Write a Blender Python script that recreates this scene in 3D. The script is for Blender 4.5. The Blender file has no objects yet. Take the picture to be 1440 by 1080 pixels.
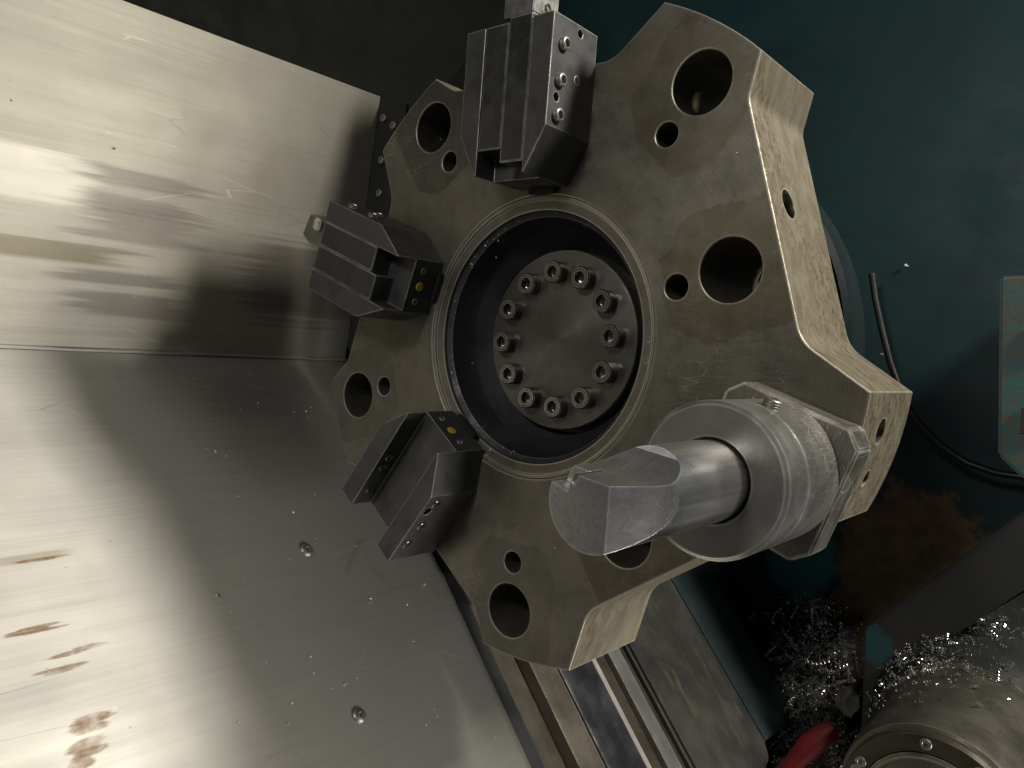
import bpy, bmesh, math, random
from mathutils import Vector, Matrix
random.seed(7)
PI = math.pi
scene = bpy.context.scene
COL = scene.collection

# ------------------------------------------------------------------ axes
# turret axes: x right, y down, z along the spindle away from the viewer
def D(x, y, z):
    return Vector((x, z, -y))
ROT = ((0.7596, -0.0608, 0.6475), (0.0731, 0.9973, 0.0079), (-0.6463, 0.0414, 0.7620))
CAMP = (0.3515, 0.0112, -0.4318)
PHI = -0.91941

# ------------------------------------------------------------------ camera
cam = bpy.data.cameras.new('camera')
cam.sensor_width = 36.0
cam.lens = 1090.6 / 1440 * 36
cam.clip_start = 0.01
cam.clip_end = 50
camo = bpy.data.objects.new('camera', cam)
COL.objects.link(camo)
cx, cy, cz = D(*ROT[0]), -D(*ROT[1]), -D(*ROT[2])
cp = D(*CAMP)
camo.matrix_world = Matrix(((cx[0], cy[0], cz[0], cp[0]), (cx[1], cy[1], cz[1], cp[1]), (cx[2], cy[2], cz[2], cp[2]), (0, 0, 0, 1)))
scene.camera = camo

# ------------------------------------------------------------------ light
world = bpy.data.worlds.new('World')
scene.world = world
world.use_nodes = True
bgn = world.node_tree.nodes['Background']
bgn.inputs[0].default_value = (0.86, 0.93, 1.0, 1)
bgn.inputs[1].default_value = 0.030

def area(name, loc, target, sx, sy, power, col, spread=180):
    l = bpy.data.lights.new(name, 'AREA')
    l.shape = 'RECTANGLE'
    l.size, l.size_y = sx, sy
    l.energy = power
    l.color = col
    l.spread = math.radians(spread)
    o = bpy.data.objects.new(name, l)
    COL.objects.link(o)
    o.location = D(*loc)
    d = D(*target) - D(*loc)
    o.rotation_euler = d.to_track_quat('-Z', 'Y').to_euler()
    return o
area('work_lamp', (1.06, -0.88, 0.36), (-0.30, 0.12, -0.20), 0.16, 0.26, 9.6, (1.0, 0.95, 0.86), 150)
area('door_light', (0.16, -0.62, -1.12), (0.05, 0, 0), 0.24, 0.18, 3.3, (1.0, 0.96, 0.89))
area('lower_fill_light', (0.838, 0.599, 0.20), (-0.10, 0.347, 0.0), 0.20, 0.20, 0.75, (1.0, 0.96, 0.92), 70)  # unseen lamp added low on the right to brighten the lower guard

vs = scene.view_settings
vs.view_transform = 'Standard'
vs.look = 'None'
vs.exposure = 0.5
vs.gamma = 1.0
vs.use_curve_mapping = False
scene.render.engine = 'CYCLES'

# ------------------------------------------------------------------ shader helpers
class NT:
    def __init__(s, name):
        s.m = bpy.data.materials.new(name)
        s.m.use_nodes = True
        s.t = s.m.node_tree
        s.b = s.t.nodes['Principled BSDF']
        s.tc = s.t.nodes.new('ShaderNodeTexCoord').outputs['Object']
    def n(s, k): return s.t.nodes.new(k)
    def l(s, a, b): s.t.links.new(a, b)
    def put(s, sock, v):
        if hasattr(v, 'is_linked') or hasattr(v, 'links'): s.l(v, sock)
        elif isinstance(v, (tuple, list)) and len(v) == 3 and sock.type == 'RGBA': sock.default_value = (*v, 1)
        else: sock.default_value = v
    def math(s, op, a, b=0.0, c=None, clamp=False):
        x = s.n('ShaderNodeMath'); x.operation = op; x.use_clamp = clamp
        s.put(x.inputs[0], a); s.put(x.inputs[1], b)
        if c is not None: s.put(x.inputs[2], c)
        return x.outputs[0]
    def map(s, scale=(1, 1, 1), loc=(0, 0, 0), rot=(0, 0, 0), src=None):
        x = s.n('ShaderNodeMapping'); s.l(src or s.tc, x.inputs[0])
        x.inputs['Scale'].default_value = scale; x.inputs['Location'].default_value = loc; x.inputs['Rotation'].default_value = rot
        return x.outputs[0]
    def noise(s, scale=5, detail=4, rough=.6, vec=None, dist=0.0):
        x = s.n('ShaderNodeTexNoise'); s.l(vec or s.tc, x.inputs['Vector'])
        x.inputs['Scale'].default_value = scale; x.inputs['Detail'].default_value = detail
        x.inputs['Roughness'].default_value = rough; x.inputs['Distortion'].default_value = dist
        return x.outputs['Fac']
    def vor(s, scale=50, vec=None, feature='F1', rnd=1.0):
        x = s.n('ShaderNodeTexVoronoi'); x.feature = feature; s.l(vec or s.tc, x.inputs['Vector'])
        x.inputs['Scale'].default_value = scale; x.inputs['Randomness'].default_value = rnd
        return x.outputs['Distance']
    def ramp(s, f, a, b, lo=0.0, hi=1.0, smooth=True):
        x = s.n('ShaderNodeMapRange'); s.put(x.inputs[0], f)
        x.interpolation_type = 'SMOOTHSTEP' if smooth else 'LINEAR'
        x.inputs[1].default_value = a; x.inputs[2].default_value = b; x.inputs[3].default_value = lo; x.inputs[4].default_value = hi
        return x.outputs[0]
    def mix(s, f, a, b):
        x = s.n('ShaderNodeMix'); x.data_type = 'RGBA'
        s.put(x.inputs[0], f); s.put(x.inputs[6], a); s.put(x.inputs[7], b)
        return x.outputs[2]
    def xyz(s, vec=None):
        x = s.n('ShaderNodeSeparateXYZ'); s.l(vec or s.tc, x.inputs[0]); return x.outputs
    def edge(s, r=0.0008, a=.006, b=.09):
        bv = s.n('ShaderNodeBevel'); bv.samples = 4; bv.inputs['Radius'].default_value = r
        ge = s.n('ShaderNodeNewGeometry')
        d = s.n('ShaderNodeVectorMath'); d.operation = 'DOT_PRODUCT'
        s.l(bv.outputs[0], d.inputs[0]); s.l(ge.outputs['True Normal'], d.inputs[1])
        return s.ramp(s.math('SUBTRACT', 1.0, d.outputs['Value']), a, b)
    def blot(s, u, v, cu, cv, ru, rv, wob=None, soft=.5, sq=False):
        a = s.math('DIVIDE', s.math('SUBTRACT', u, cu), ru); b = s.math('DIVIDE', s.math('SUBTRACT', v, cv), rv)
        if sq: d = s.math('POWER', s.math('ADD', s.math('POWER', s.math('ABSOLUTE', a), 5.0), s.math('POWER', s.math('ABSOLUTE', b), 5.0)), .2)
        else: d = s.math('SQRT', s.math('ADD', s.math('MULTIPLY', a, a), s.math('MULTIPLY', b, b)))
        if wob is not None: d = s.math('ADD', d, s.math('MULTIPLY', s.math('SUBTRACT', wob, .5), 1.6))
        return s.ramp(d, 1.0, 1.0 - soft)
    def bump(s, h, strength=.2, dist=.001, prev=None):
        x = s.n('ShaderNodeBump'); s.l(h, x.inputs['Height']); x.inputs['Strength'].default_value = strength; x.inputs['Distance'].default_value = dist
        if prev is not None: s.l(prev, x.inputs['Normal'])
        return x.outputs[0]
    def out(s, col, rough=.5, metal=0.0, normal=None, spec=None, aniso=None):
        s.put(s.b.inputs['Base Color'], col); s.put(s.b.inputs['Roughness'], rough); s.put(s.b.inputs['Metallic'], metal)
        if normal is not None: s.l(normal, s.b.inputs['Normal'])
        if spec is not None: s.put(s.b.inputs['Specular IOR Level'], spec)
        if aniso is not None: s.put(s.b.inputs['Anisotropic'], aniso)
        return s.m
    def turned(s, amt):
        tg = s.n('ShaderNodeTangent'); tg.direction_type = 'RADIAL'; tg.axis = 'Z'
        s.l(tg.outputs[0], s.b.inputs['Tangent']); s.b.inputs['Anisotropic'].default_value = amt; s.b.inputs['Anisotropic Rotation'].default_value = .25

def scratches(t, scale=70, thr=.012, stretch=14, rot=.6, seed=0.0):
    v = t.map(scale=(1, stretch, 1), rot=(rot * .3, rot * .2, rot), loc=(seed, seed, seed))
    d = t.vor(scale, v, 'DISTANCE_TO_EDGE')
    m = t.noise(9, 3, .6, t.map(loc=(seed, 3, 1)))
    return t.math('MULTIPLY', t.ramp(d, thr, 0.0), t.ramp(m, .55, .7))

def steel(name, col, dark, rough=.42, metal=.85, scale=9, edge=.0009, edge_col=(.75, .72, .66), scratch=.35, grime=.5, brush=None, edge_amt=.8, rvar=.11, bmp=.12):
    t = NT(name)
    n1 = t.noise(scale, 6, .65, dist=.6)
    c = t.mix(t.ramp(n1, .35, .7), col, dark)
    sp = t.noise(scale * 28, 3, .7)
    c = t.mix(t.math('MULTIPLY', t.ramp(sp, .55, .75), grime), c, tuple(x * .45 for x in dark))
    if brush:
        br = t.noise(1, 4, .7, t.map(scale=brush))
        c = t.mix(t.ramp(br, .3, .75, 0, .5), c, tuple(min(1, x * 1.5) for x in col))
    if scratch:
        s1 = scratches(t, 60, .02, 9, .7, 1.3); s2 = scratches(t, 45, .02, 11, -1.0, 5.1)
        sc = t.math('MULTIPLY', t.math('MAXIMUM', s1, s2), scratch)
        c = t.mix(sc, c, edge_col)
    wear = t.math('MULTIPLY', t.edge(edge), t.math('MULTIPLY', t.ramp(t.noise(60, 3), .3, .6, .35, 1), edge_amt))
    c = t.mix(wear, c, edge_col)
    r = t.ramp(t.noise(scale * 3, 5), .3, .7, rough - rvar, rough + rvar)
    nb = t.bump(t.noise(350, 3, .7), bmp, .0006)
    return t.out(c, r, metal, nb)

def paint(name, col, rough=.5, dirt=(.02, .02, .018), amt=.5, scale=7, spec=.35):
    t = NT(name)
    c = t.mix(t.math('MULTIPLY', t.ramp(t.noise(scale, 6, .65), .4, .75), amt), col, dirt)
    c = t.mix(t.math('MULTIPLY', t.ramp(t.noise(120, 3), .62, .8), amt), c, tuple(x * 1.6 for x in col))
    return t.out(c, t.ramp(t.noise(20, 4), .3, .7, rough - .12, rough + .15), 0.0, t.bump(t.noise(160, 4), .15, .001), spec)

# ------------------------------------------------------------------ mesh helpers
def tag(o, label, cat, group=None, kind=None):
    if label: o['label'] = label
    if cat: o['category'] = cat
    if group: o['group'] = group
    if kind: o['kind'] = kind
    return o
def thing(name, label, cat, M=None, group=None):
    o = bpy.data.objects.new(name, None); COL.objects.link(o)
    o.empty_display_size = .02
    if M is not None: o.matrix_world = M
    return tag(o, label, cat, group)
def smooth(me, ang=32):
    me.polygons.foreach_set('use_smooth', [True] * len(me.polygons))
    me.set_sharp_from_angle(angle=math.radians(ang))
def obj(name, me, mat, parent=None, M=None, ang=32):
    if isinstance(me, bmesh.types.BMesh):
        b = me; me = bpy.data.meshes.new(name); bmesh.ops.recalc_face_normals(b, faces=b.faces); b.to_mesh(me); b.free()
    smooth(me, ang)
    o = bpy.data.objects.new(name, me); COL.objects.link(o)
    if mat is not None and not me.materials: me.materials.append(mat)
    if parent: o.parent = parent
    if M is not None: o.matrix_local = M
    return o
def prism(b, pts, z0, z1, M=None):
    lo = [b.verts.new((p[0], p[1], z0)) for p in pts]; hi = [b.verts.new((p[0], p[1], z1)) for p in pts]
    b.faces.new(lo[::-1]); b.faces.new(hi)
    for i in range(len(pts)):
        j = (i + 1) % len(pts); b.faces.new((lo[i], lo[j], hi[j], hi[i]))
    if M is not None: bmesh.ops.transform(b, matrix=M, verts=lo + hi)
    return lo + hi
def box(b, x0, x1, y0, y1, z0, z1, M=None):
    return prism(b, [(x0, y0), (x1, y0), (x1, y1), (x0, y1)], z0, z1, M)
def circ(r, n, cx=0, cy=0, a0=0):
    return [(cx + r * math.cos(a0 + 2 * PI * i / n), cy + r * math.sin(a0 + 2 * PI * i / n)) for i in range(n)]
def lathe(b, prof, n=64, M=None, close=True):
    rings = []
    for r, z in prof:
        rings.append([b.verts.new((r * math.cos(2 * PI * i / n), r * math.sin(2 * PI * i / n), z)) for i in range(n)])
    for k in range(len(rings) - 1):
        for i in range(n):
            j = (i + 1) % n; b.faces.new((rings[k][i], rings[k][j], rings[k + 1][j], rings[k + 1][i]))
    if close:
        b.faces.new(rings[0][::-1]); b.faces.new(rings[-1])
    if M is not None: bmesh.ops.transform(b, matrix=M, verts=[v for r in rings for v in r])
def tube(b, pts, r, n=8, rf=None):
    pts = [Vector(p) for p in pts]; rings = []; up = Vector((.3, .2, 1)).normalized()
    for k, p in enumerate(pts):
        d = (pts[min(k + 1, len(pts) - 1)] - pts[max(k - 1, 0)]).normalized()
        s = d.cross(up); s = s.normalized() if s.length > 1e-6 else Vector((1, 0, 0)); u = s.cross(d)
        rr = r if rf is None else rf(k / (len(pts) - 1))
        rings.append([b.verts.new(p + (s * math.cos(2 * PI * i / n) + u * math.sin(2 * PI * i / n)) * rr) for i in range(n)])
    for k in range(len(rings) - 1):
        for i in range(n):
            j = (i + 1) % n; b.faces.new((rings[k][i], rings[k][j], rings[k + 1][j], rings[k + 1][i]))
    b.faces.new(rings[0][::-1]); b.faces.new(rings[-1])
def bm_obj(b):
    me = bpy.data.meshes.new('tmp'); bmesh.ops.recalc_face_normals(b, faces=b.faces); b.to_mesh(me); b.free()
    o = bpy.data.objects.new('tmp', me); COL.objects.link(o); return o
def evaluate(o):
    dg = bpy.context.evaluated_depsgraph_get(); dg.update()
    me = bpy.data.meshes.new_from_object(o.evaluated_get(dg), depsgraph=dg)
    return me
def cut(base, cutters, bevel=0.0):
    """base bmesh or object minus a list of bmeshes -> mesh"""
    o = base if isinstance(base, bpy.types.Object) else bm_obj(base)
    cs = [bm_obj(c) for c in cutters]
    for c in cs:
        m = o.modifiers.new('b', 'BOOLEAN'); m.operation = 'DIFFERENCE'; m.object = c; m.solver = 'EXACT'
    if bevel:
        m = o.modifiers.new('v', 'BEVEL'); m.width = bevel; m.segments = 2; m.limit_method = 'ANGLE'; m.angle_limit = math.radians(30)
    bpy.context.view_layer.update()
    me = evaluate(o)
    for x in cs + [o]:
        d = x.data; bpy.data.objects.remove(x)
    me.materials.clear()
    return me
def hexr(a, af):  # radius of a hexagon of across-flats af at angle a
    k = ((a + PI / 6) % (PI / 3)) - PI / 6
    return af / 2 / math.cos(k)
def socket(r, h, af, depth, n=24, cham=.1, thread=False, z0=0.0):
    """socket head / set screw standing on z0 with a real hexagon recess"""
    b = bmesh.new(); A = [2 * PI * i / n for i in range(n)]
    prof = []
    if thread:
        k = max(3, int(h / .0011))
        for i in range(k):
            prof += [(r * .9, z0 + h * i / k), (r, z0 + h * (i + .5) / k)]
        prof += [(r * .9, z0 + h - r * .05), (r * .8, z0 + h)]
    else:
        prof = [(r, z0), (r, z0 + h - r * cham), (r * (1 - cham), z0 + h)]
    rings = [[b.verts.new((p[0] * math.cos(a), p[0] * math.sin(a), p[1])) for a in A] for p in prof]
    top = prof[-1][1]
    rings.append([b.verts.new((hexr(a, af * 1.06) * math.cos(a), hexr(a, af * 1.06) * math.sin(a), top)) for a in A])
    rings.append([b.verts.new((hexr(a, af) * math.cos(a), hexr(a, af) * math.sin(a), top - depth * .12)) for a in A])
    rings.append([b.verts.new((hexr(a, af) * math.cos(a), hexr(a, af) * math.sin(a), top - depth)) for a in A])
    for k in range(len(rings) - 1):
        for i in range(n):
            j = (i + 1) % n; b.faces.new((rings[k][i], rings[k][j], rings[k + 1][j], rings[k + 1][i]))
    b.faces.new(rings[0][::-1])
    c = b.verts.new((0, 0, top - depth * 1.25))
    for i in range(n): b.faces.new((rings[-1][i], rings[-1][(i + 1) % n], c))
    me = bpy.data.meshes.new('socket'); bmesh.ops.recalc_face_normals(b, faces=b.faces); b.to_mesh(me); b.free()
    return me
def station(k):
    """local x tangential (clockwise seen from the front), y radial outwards, z out of the face"""
    a = PHI + k * PI / 5
    er, et, ez = D(math.cos(a), math.sin(a), 0), D(-math.sin(a), math.cos(a), 0), D(0, 0, -1)
    return Matrix(((et[0], er[0], ez[0], 0), (et[1], er[1], ez[1], 0), (et[2], er[2], ez[2], 0), (0, 0, 0, 1)))
FRONT = Matrix(((1, 0, 0, 0), (0, 0, -1, 0), (0, 1, 0, 0), (0, 0, 0, 1)))   # local x right, y up, z out of the turret face
def axes(o, x, y, z):
    return Matrix(((x[0], y[0], z[0], o[0]), (x[1], y[1], z[1], o[1]), (x[2], y[2], z[2], o[2]), (0, 0, 0, 1)))
# pixel of the 1440 x 1080 photograph -> turret axes on a plane z = const
def atz(px, z):
    d = ((px[0] - 720) / 1090.6, (px[1] - 540) / 1090.6, 1.0)
    r = [sum(ROT[i][j] * d[i] for i in range(3)) for j in range(3)]
    s = (z - CAMP[2]) / r[2]
    return tuple(CAMP[j] + s * r[j] for j in range(3))
SX = (.648, .761); SN = (.761, -.648)            # slide direction and slide normal in the x / y plane
def atn(px, dn):
    d = ((px[0] - 720) / 1090.6, (px[1] - 540) / 1090.6, 1.0)
    r = [sum(ROT[i][j] * d[i] for i in range(3)) for j in range(3)]
    s = (dn - SN[0] * CAMP[0] - SN[1] * CAMP[1]) / (SN[0] * r[0] + SN[1] * r[1])
    p = [CAMP[j] + s * r[j] for j in range(3)]
    return p[0] * SX[0] + p[1] * SX[1], p[2]
# slide axes: local x along the slide (downwards), y into the machine, z off the slide surface
BED = axes((0, 0, 0), D(SX[0], SX[1], 0), D(0, 0, 1), D(SN[0], SN[1], 0))

# ------------------------------------------------------------------ materials
def make_turret_face():
    t = NT('turret_face_steel')
    p = t.xyz()
    base = t.mix(t.ramp(t.noise(7, 6, .6, dist=.5), .35, .7), (.205, .194, .162), (.145, .136, .110))
    base = t.mix(t.math('MULTIPLY', t.ramp(t.noise(190, 3, .7), .55, .8), .35), base, (.10, .09, .065))
    mot = t.noise(48, 6, .72)
    base = t.mix(t.ramp(mot, .42, .66, 0, .55), base, (.105, .098, .078))
    base = t.mix(t.ramp(t.noise(13, 6, .7, t.map(loc=(5, 2, 0)), .8), .52, .68, 0, .5), base, (.150, .128, .085))
    # turned rings left by facing
    rad = t.math('SQRT', t.math('ADD', t.math('MULTIPLY', p[0], p[0]), t.math('MULTIPLY', p[1], p[1])))
    ring = t.noise(1, 3, .7, None); 
    cv = t.n('ShaderNodeCombineXYZ'); t.l(t.math('MULTIPLY', rad, 900), cv.inputs[0])
    ring = t.noise(1, 2, .6, cv.outputs[0])
    base = t.mix(t.ramp(ring, .35, .7, 0, .14), base, (.42, .39, .31))
    # flange footprints left around the stations: (station, strength, colour)
    wob = t.noise(22, 4, .6)
    w2 = t.math('MULTIPLY', t.math('SUBTRACT', wob, .5), .018)
    tot = None
    for k, amt, col, wf in ((0, .62, (.125, .105, .066), 1.3), (1, .72, (.120, .098, .055), 1.5), (3, .75, (.105, .088, .058), .15), (4, .55, (.115, .107, .088), .3), (6, .55, (.105, .098, .082), .4), (8, .75, (.075, .074, .067), .12), (2, .3, (.14, .125, .095), .4)):
        a = PHI + k * PI / 5
        # local disc object coords: x right, y up
        er = (math.cos(a), -math.sin(a)); et = (-math.sin(a), -math.cos(a))
        r = t.math('ADD', t.math('MULTIPLY', p[0], er[0]), t.math('MULTIPLY', p[1], er[1]))
        u = t.math('ADD', t.math('MULTIPLY', p[0], et[0]), t.math('MULTIPLY', p[1], et[1]))
        rc = .195 if k % 2 == 0 else .158
        dr = t.math('ABSOLUTE', t.math('SUBTRACT', r, rc)); du = t.math('ABSOLUTE', u)
        sd = t.math('MAXIMUM', t.math('MAXIMUM', t.math('SUBTRACT', dr, .0465), t.math('SUBTRACT', du, .0390)), t.math('MULTIPLY', t.math('SUBTRACT', t.math('ADD', dr, du), .068), .7))
        sd = t.math('ADD', sd, t.math('MULTIPLY', w2, wf))
        m = t.math('MULTIPLY', t.ramp(sd, .0012, -.0012), t.math('MULTIPLY', t.ramp(t.noise(34, 6, .75), .3, .62, .35, 1), amt))
        base = t.mix(m, base, col)
    s1 = scratches(t, 38, .012, 7, .5, 2.0); s2 = scratches(t, 30, .012, 9, 1.9, 4.0)
    base = t.mix(t.math('MULTIPLY', t.math('MAXIMUM', s1, s2), .7), base, (.66, .62, .53))
    sp = t.math('MULTIPLY', t.ramp(t.vor(95), .10, .03), t.ramp(t.noise(14, 3), .58, .68))
    base = t.mix(t.math('MULTIPLY', sp, .6), base, (.06, .05, .035))
    base = t.mix(t.math('MULTIPLY', t.edge(.0016), .9), base, (.80, .75, .63))
    r = t.ramp(t.noise(26, 5), .3, .7, .36, .55)
    m = t.out(base, r, .72, t.bump(t.noise(300, 3, .7), .10, .0006))
    t.turned(.35)
    return m
def make_turret_side():
    t = NT('turret_side_steel')
    v = t.map(scale=(1, 1, .12))
    # streaks run along the edge of the disc: stretch along the tangent using cylindrical coordinates
    p = t.xyz()
    ang = t.math('ARCTAN2', p[1], p[0])
    cv = t.n('ShaderNodeCombineXYZ'); t.l(t.math('MULTIPLY', ang, 1.0), cv.inputs[0]); t.l(t.math('MULTIPLY', p[2], 8.0), cv.inputs[2])
    n1 = t.noise(24, 8, .80, cv.outputs[0], 1.2); n2 = t.noise(12, 5, .6, cv.outputs[0], .8)
    big = t.noise(6, 3, .5)
    c = t.mix(t.ramp(n2, .35, .68), (.32, .288, .210), (.225, .193, .128))
    c = t.mix(t.math('MULTIPLY', t.ramp(n1, .475, .575), t.ramp(big, .40, .56, .3, 1)), c, (.125, .088, .046))
    c = t.mix(t.math('MULTIPLY', t.ramp(t.noise(200, 3), .6, .75), .5), c, (.12, .09, .05))
    c = t.mix(t.math('MULTIPLY', t.edge(.0016), .75), c, (.82, .78, .66))
    return t.out(c, t.ramp(n1, .3, .7, .40, .62), .45, t.bump(t.noise(240, 3), .1, .0005))
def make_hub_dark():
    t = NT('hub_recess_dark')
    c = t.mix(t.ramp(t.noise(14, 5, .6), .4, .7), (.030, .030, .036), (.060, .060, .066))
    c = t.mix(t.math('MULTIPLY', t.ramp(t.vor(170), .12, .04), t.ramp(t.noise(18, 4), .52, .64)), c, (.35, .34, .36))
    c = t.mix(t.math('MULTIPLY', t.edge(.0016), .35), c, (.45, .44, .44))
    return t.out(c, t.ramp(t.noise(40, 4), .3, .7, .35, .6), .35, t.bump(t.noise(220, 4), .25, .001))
def make_panel(name, marks, rust, tint, across):
    t = NT(name); p = t.xyz()
    big = t.noise(5, 5, .6, t.map(scale=(1, .45, 1)))
    c = t.mix(t.ramp(big, .35, .68), tint, tuple(x * .80 for x in tint))
    br = t.noise(1, 5, .7, t.map(scale=(520, 5, 1))); br2 = t.noise(1, 5, .65, t.map(scale=(90, 2.0, 1)))
    c = t.mix(t.ramp(br, .3, .72, 0, .22), c, tuple(min(.9, x * 1.25) for x in tint))
    c = t.mix(t.ramp(br2, .52, .75, 0, .16), c, tuple(x * .62 for x in tint))
    wob = t.noise(1, 5, .6, t.map(scale=(190, 3.5, 1))); wob2 = t.noise(28, 5, .65)
    for (u, v, ru, rv, amt, col) in marks:
        m = t.math('MULTIPLY', t.blot(p[0], p[1], u, v, ru, rv, wob, .5, True), amt)
        c = t.mix(m, c, col)
    for (u, v, ru, rv) in rust:
        m = t.blot(p[0], p[1], u, v, ru, rv, t.noise(1, 6, .75, t.map(scale=(260, 30, 1), loc=(u, v, 0))), .35)
        c = t.mix(t.math('MULTIPLY', m, t.ramp(wob2, .35, .6, .2, .8)), c, (.135, .078, .040))
    # fine scratches along and across the grain, grime dots
    sc = t.math('MULTIPLY', t.ramp(t.vor(1, t.map(scale=(55, 5, 1), rot=(0, 0, .04)), 'DISTANCE_TO_EDGE'), .012, 0), t.ramp(t.noise(9, 3), .5, .66))
    c = t.mix(t.math('MULTIPLY', sc, .28), c, (.86, .83, .74))
    sd = t.math('MULTIPLY', t.ramp(t.vor(1, t.map(scale=(34, 6, 1), rot=(0, 0, -.07), loc=(3, 1, 0)), 'DISTANCE_TO_EDGE'), .010, 0), t.ramp(t.noise(7, 3, .5, t.map(loc=(4, 2, 0))), .55, .7))
    c = t.mix(t.math('MULTIPLY', sd, .5), c, (.14, .12, .09))
    dots = t.math('MULTIPLY', t.ramp(t.vor(60), .07, .03), t.ramp(t.noise(11, 3), .60, .66))
    c = t.mix(t.math('MULTIPLY', dots, .85), c, (.05, .04, .03))
    r = t.math('ADD', t.ramp(br2, .3, .7, .495, .53), t.ramp(big, .3, .7, -.04, .06))
    nb = t.bump(br, .10, .0006)
    nb = t.bump(t.noise(9, 2, .4), .25, .006, nb)
    m = t.out(c, r, .74, nb, None, .70)
    tg = t.n('ShaderNodeCombineXYZ')
    for i in range(3): tg.inputs[i].default_value = across[i]
    t.l(tg.outputs[0], t.b.inputs['Tangent'])
    return m
def make_wall():
    t = NT('machine_wall_paint'); p = t.xyz()
    c = t.mix(t.ramp(t.noise(3.5, 5, .6), .35, .7), (.0115, .044, .050), (.0080, .030, .036))
    smear = t.noise(1, 5, .7, t.map(scale=(5, 1, 22), rot=(0, .5, 0)))
    c = t.mix(t.ramp(smear, .5, .75, 0, .5), c, (.014, .017, .017))
    # bare rusted patch low on the wall (object x right, z up)
    wob = t.noise(17, 6, .68); 
    m1 = t.blot(p[0], p[2], .088, -.262, .105, .115, wob, .18)
    m2 = t.blot(p[0], p[2], .040, -.395, .085, .085, wob, .18)
    m = t.math('MAXIMUM', m1, m2)
    rust = t.mix(t.ramp(t.noise(45, 5, .7), .35, .7), (.20, .125, .066), (.110, .066, .036))
    c = t.mix(m, c, rust)
    # brighter intact paint left of the rust
    m3 = t.math('MULTIPLY', t.blot(p[0], p[2], -.055, -.285, .06, .085, wob, .3), t.math('SUBTRACT', 1.0, m))
    c = t.mix(t.math('MULTIPLY', m3, .8), c, (.040, .215, .275))
    sp = t.math('MULTIPLY', t.ramp(t.vor(80), .06, .02), t.ramp(t.noise(6, 3), .6, .66))
    c = t.mix(t.math('MULTIPLY', sp, .7), c, (.2, .22, .22))
    return t.out(c, t.ramp(t.noise(12, 5), .3, .7, .42, .60), 0.0, t.bump(t.noise(70, 5), .12, .001), .4)

M_face = make_turret_face(); M_side = make_turret_side(); M_hub = make_hub_dark()
M_cap = steel('hub_cap_steel', (.165, .160, .142), (.115, .111, .10), .40, .75, 11, .0008, (.62, .60, .52), .25, .35)
def turn_mat(m, amt):
    nt = m.node_tree; bs = nt.nodes['Principled BSDF']; tg = nt.nodes.new('ShaderNodeTangent'); tg.direction_type = 'RADIAL'; tg.axis = 'Z'
    nt.links.new(tg.outputs[0], bs.inputs['Tangent']); bs.inputs['Anisotropic'].default_value = amt; bs.inputs['Anisotropic Rotation'].default_value = .25
turn_mat(M_cap, .6)
M_bolt = steel('black_bolt_steel', (.17, .165, .15), (.10, .098, .09), .24, .9, 60, .0010, (.80, .78, .72), 0, .4, None, 1.0)
M_hold = steel('blackened_holder_steel', (.100, .099, .097), (.072, .071, .070), .48, .6, 22, .0012, (.72, .70, .65), .16, .3, None, .85)
M_wedge = steel('clamp_wedge_steel', (.085, .085, .084), (.06, .06, .06), .42, .7, 22, .0011, (.65, .64, .60), .25, .3)
M_shank = steel('tool_shank_steel', (.085, .085, .086), (.055, .055, .056), .40, .75, 18, .0011, (.78, .77, .74), .5, .3)
M_collar = steel('sleeve_steel', (.28, .27, .252), (.215, .206, .19), .38, .80, 14, .0018, (.88, .85, .79), 1.0, .45, (3, 3, 260), .9, .07)
M_flange = steel('flange_steel', (.22, .205, .178), (.15, .138, .115), .42, .75, 16, .0018, (.88, .84, .76), .6, .5)
M_bar = steel('boring_bar_steel', (.42, .415, .405), (.36, .355, .345), .30, .90, 9, .0013, (.95, .94, .91), .5, .15, (420, 420, 9), 1.0, .05, .03)
M_set = steel('set_screw_steel', (.32, .31, .285), (.19, .18, .17), .42, .75, 60, .0005, (.85, .83, .78), 0, .4)
M_black = paint('black_oiled_steel', (.016, .017, .018), .42, (.03, .028, .024), .6, 9, .4)
M_hous = paint('dark_housing_paint', (.012, .026, .028), .45, (.012, .012, .012), .6, 6, .4)
M_teal = paint('teal_paint', (.022, .085, .088), .45, (.012, .03, .03), .7, 8, .4)
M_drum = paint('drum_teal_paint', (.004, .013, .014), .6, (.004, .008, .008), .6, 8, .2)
M_wall = make_wall()
M_ywl = paint('yellow_plug_paint', (.60, .45, .07), .5, (.25, .18, .03), .5, 200)
M_cable = paint('black_cable_rubber', (.012, .012, .013), .42, (.02, .02, .02), .3, 20, .5)
M_chip = steel('bright_chip_steel', (.72, .70, .66), (.60, .58, .55), .22, .78, 90, .0001, (.9, .9, .9), 0, .2)
M_red = paint('red_rubber', (.20, .016, .018), .4, (.05, .008, .008), .6, 30, .4)

# ------------------------------------------------------------------ setting: back wall, and side wall with shade put into its dark colour
b = bmesh.new(); box(b, -2.6, .75, .75, .79, -.75, 1.3)
wall = obj('back_wall', b, M_wall); tag(wall, None, None, None, 'structure')
M_dark = paint('shaded_olive_sheet', (.010, .0105, .0092), .72, (.011, .011, .010), .3, 9, .1)
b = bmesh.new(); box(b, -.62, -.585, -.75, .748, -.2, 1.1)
sw = obj('side_wall', b, M_dark); tag(sw, None, None, None, 'structure')

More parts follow.
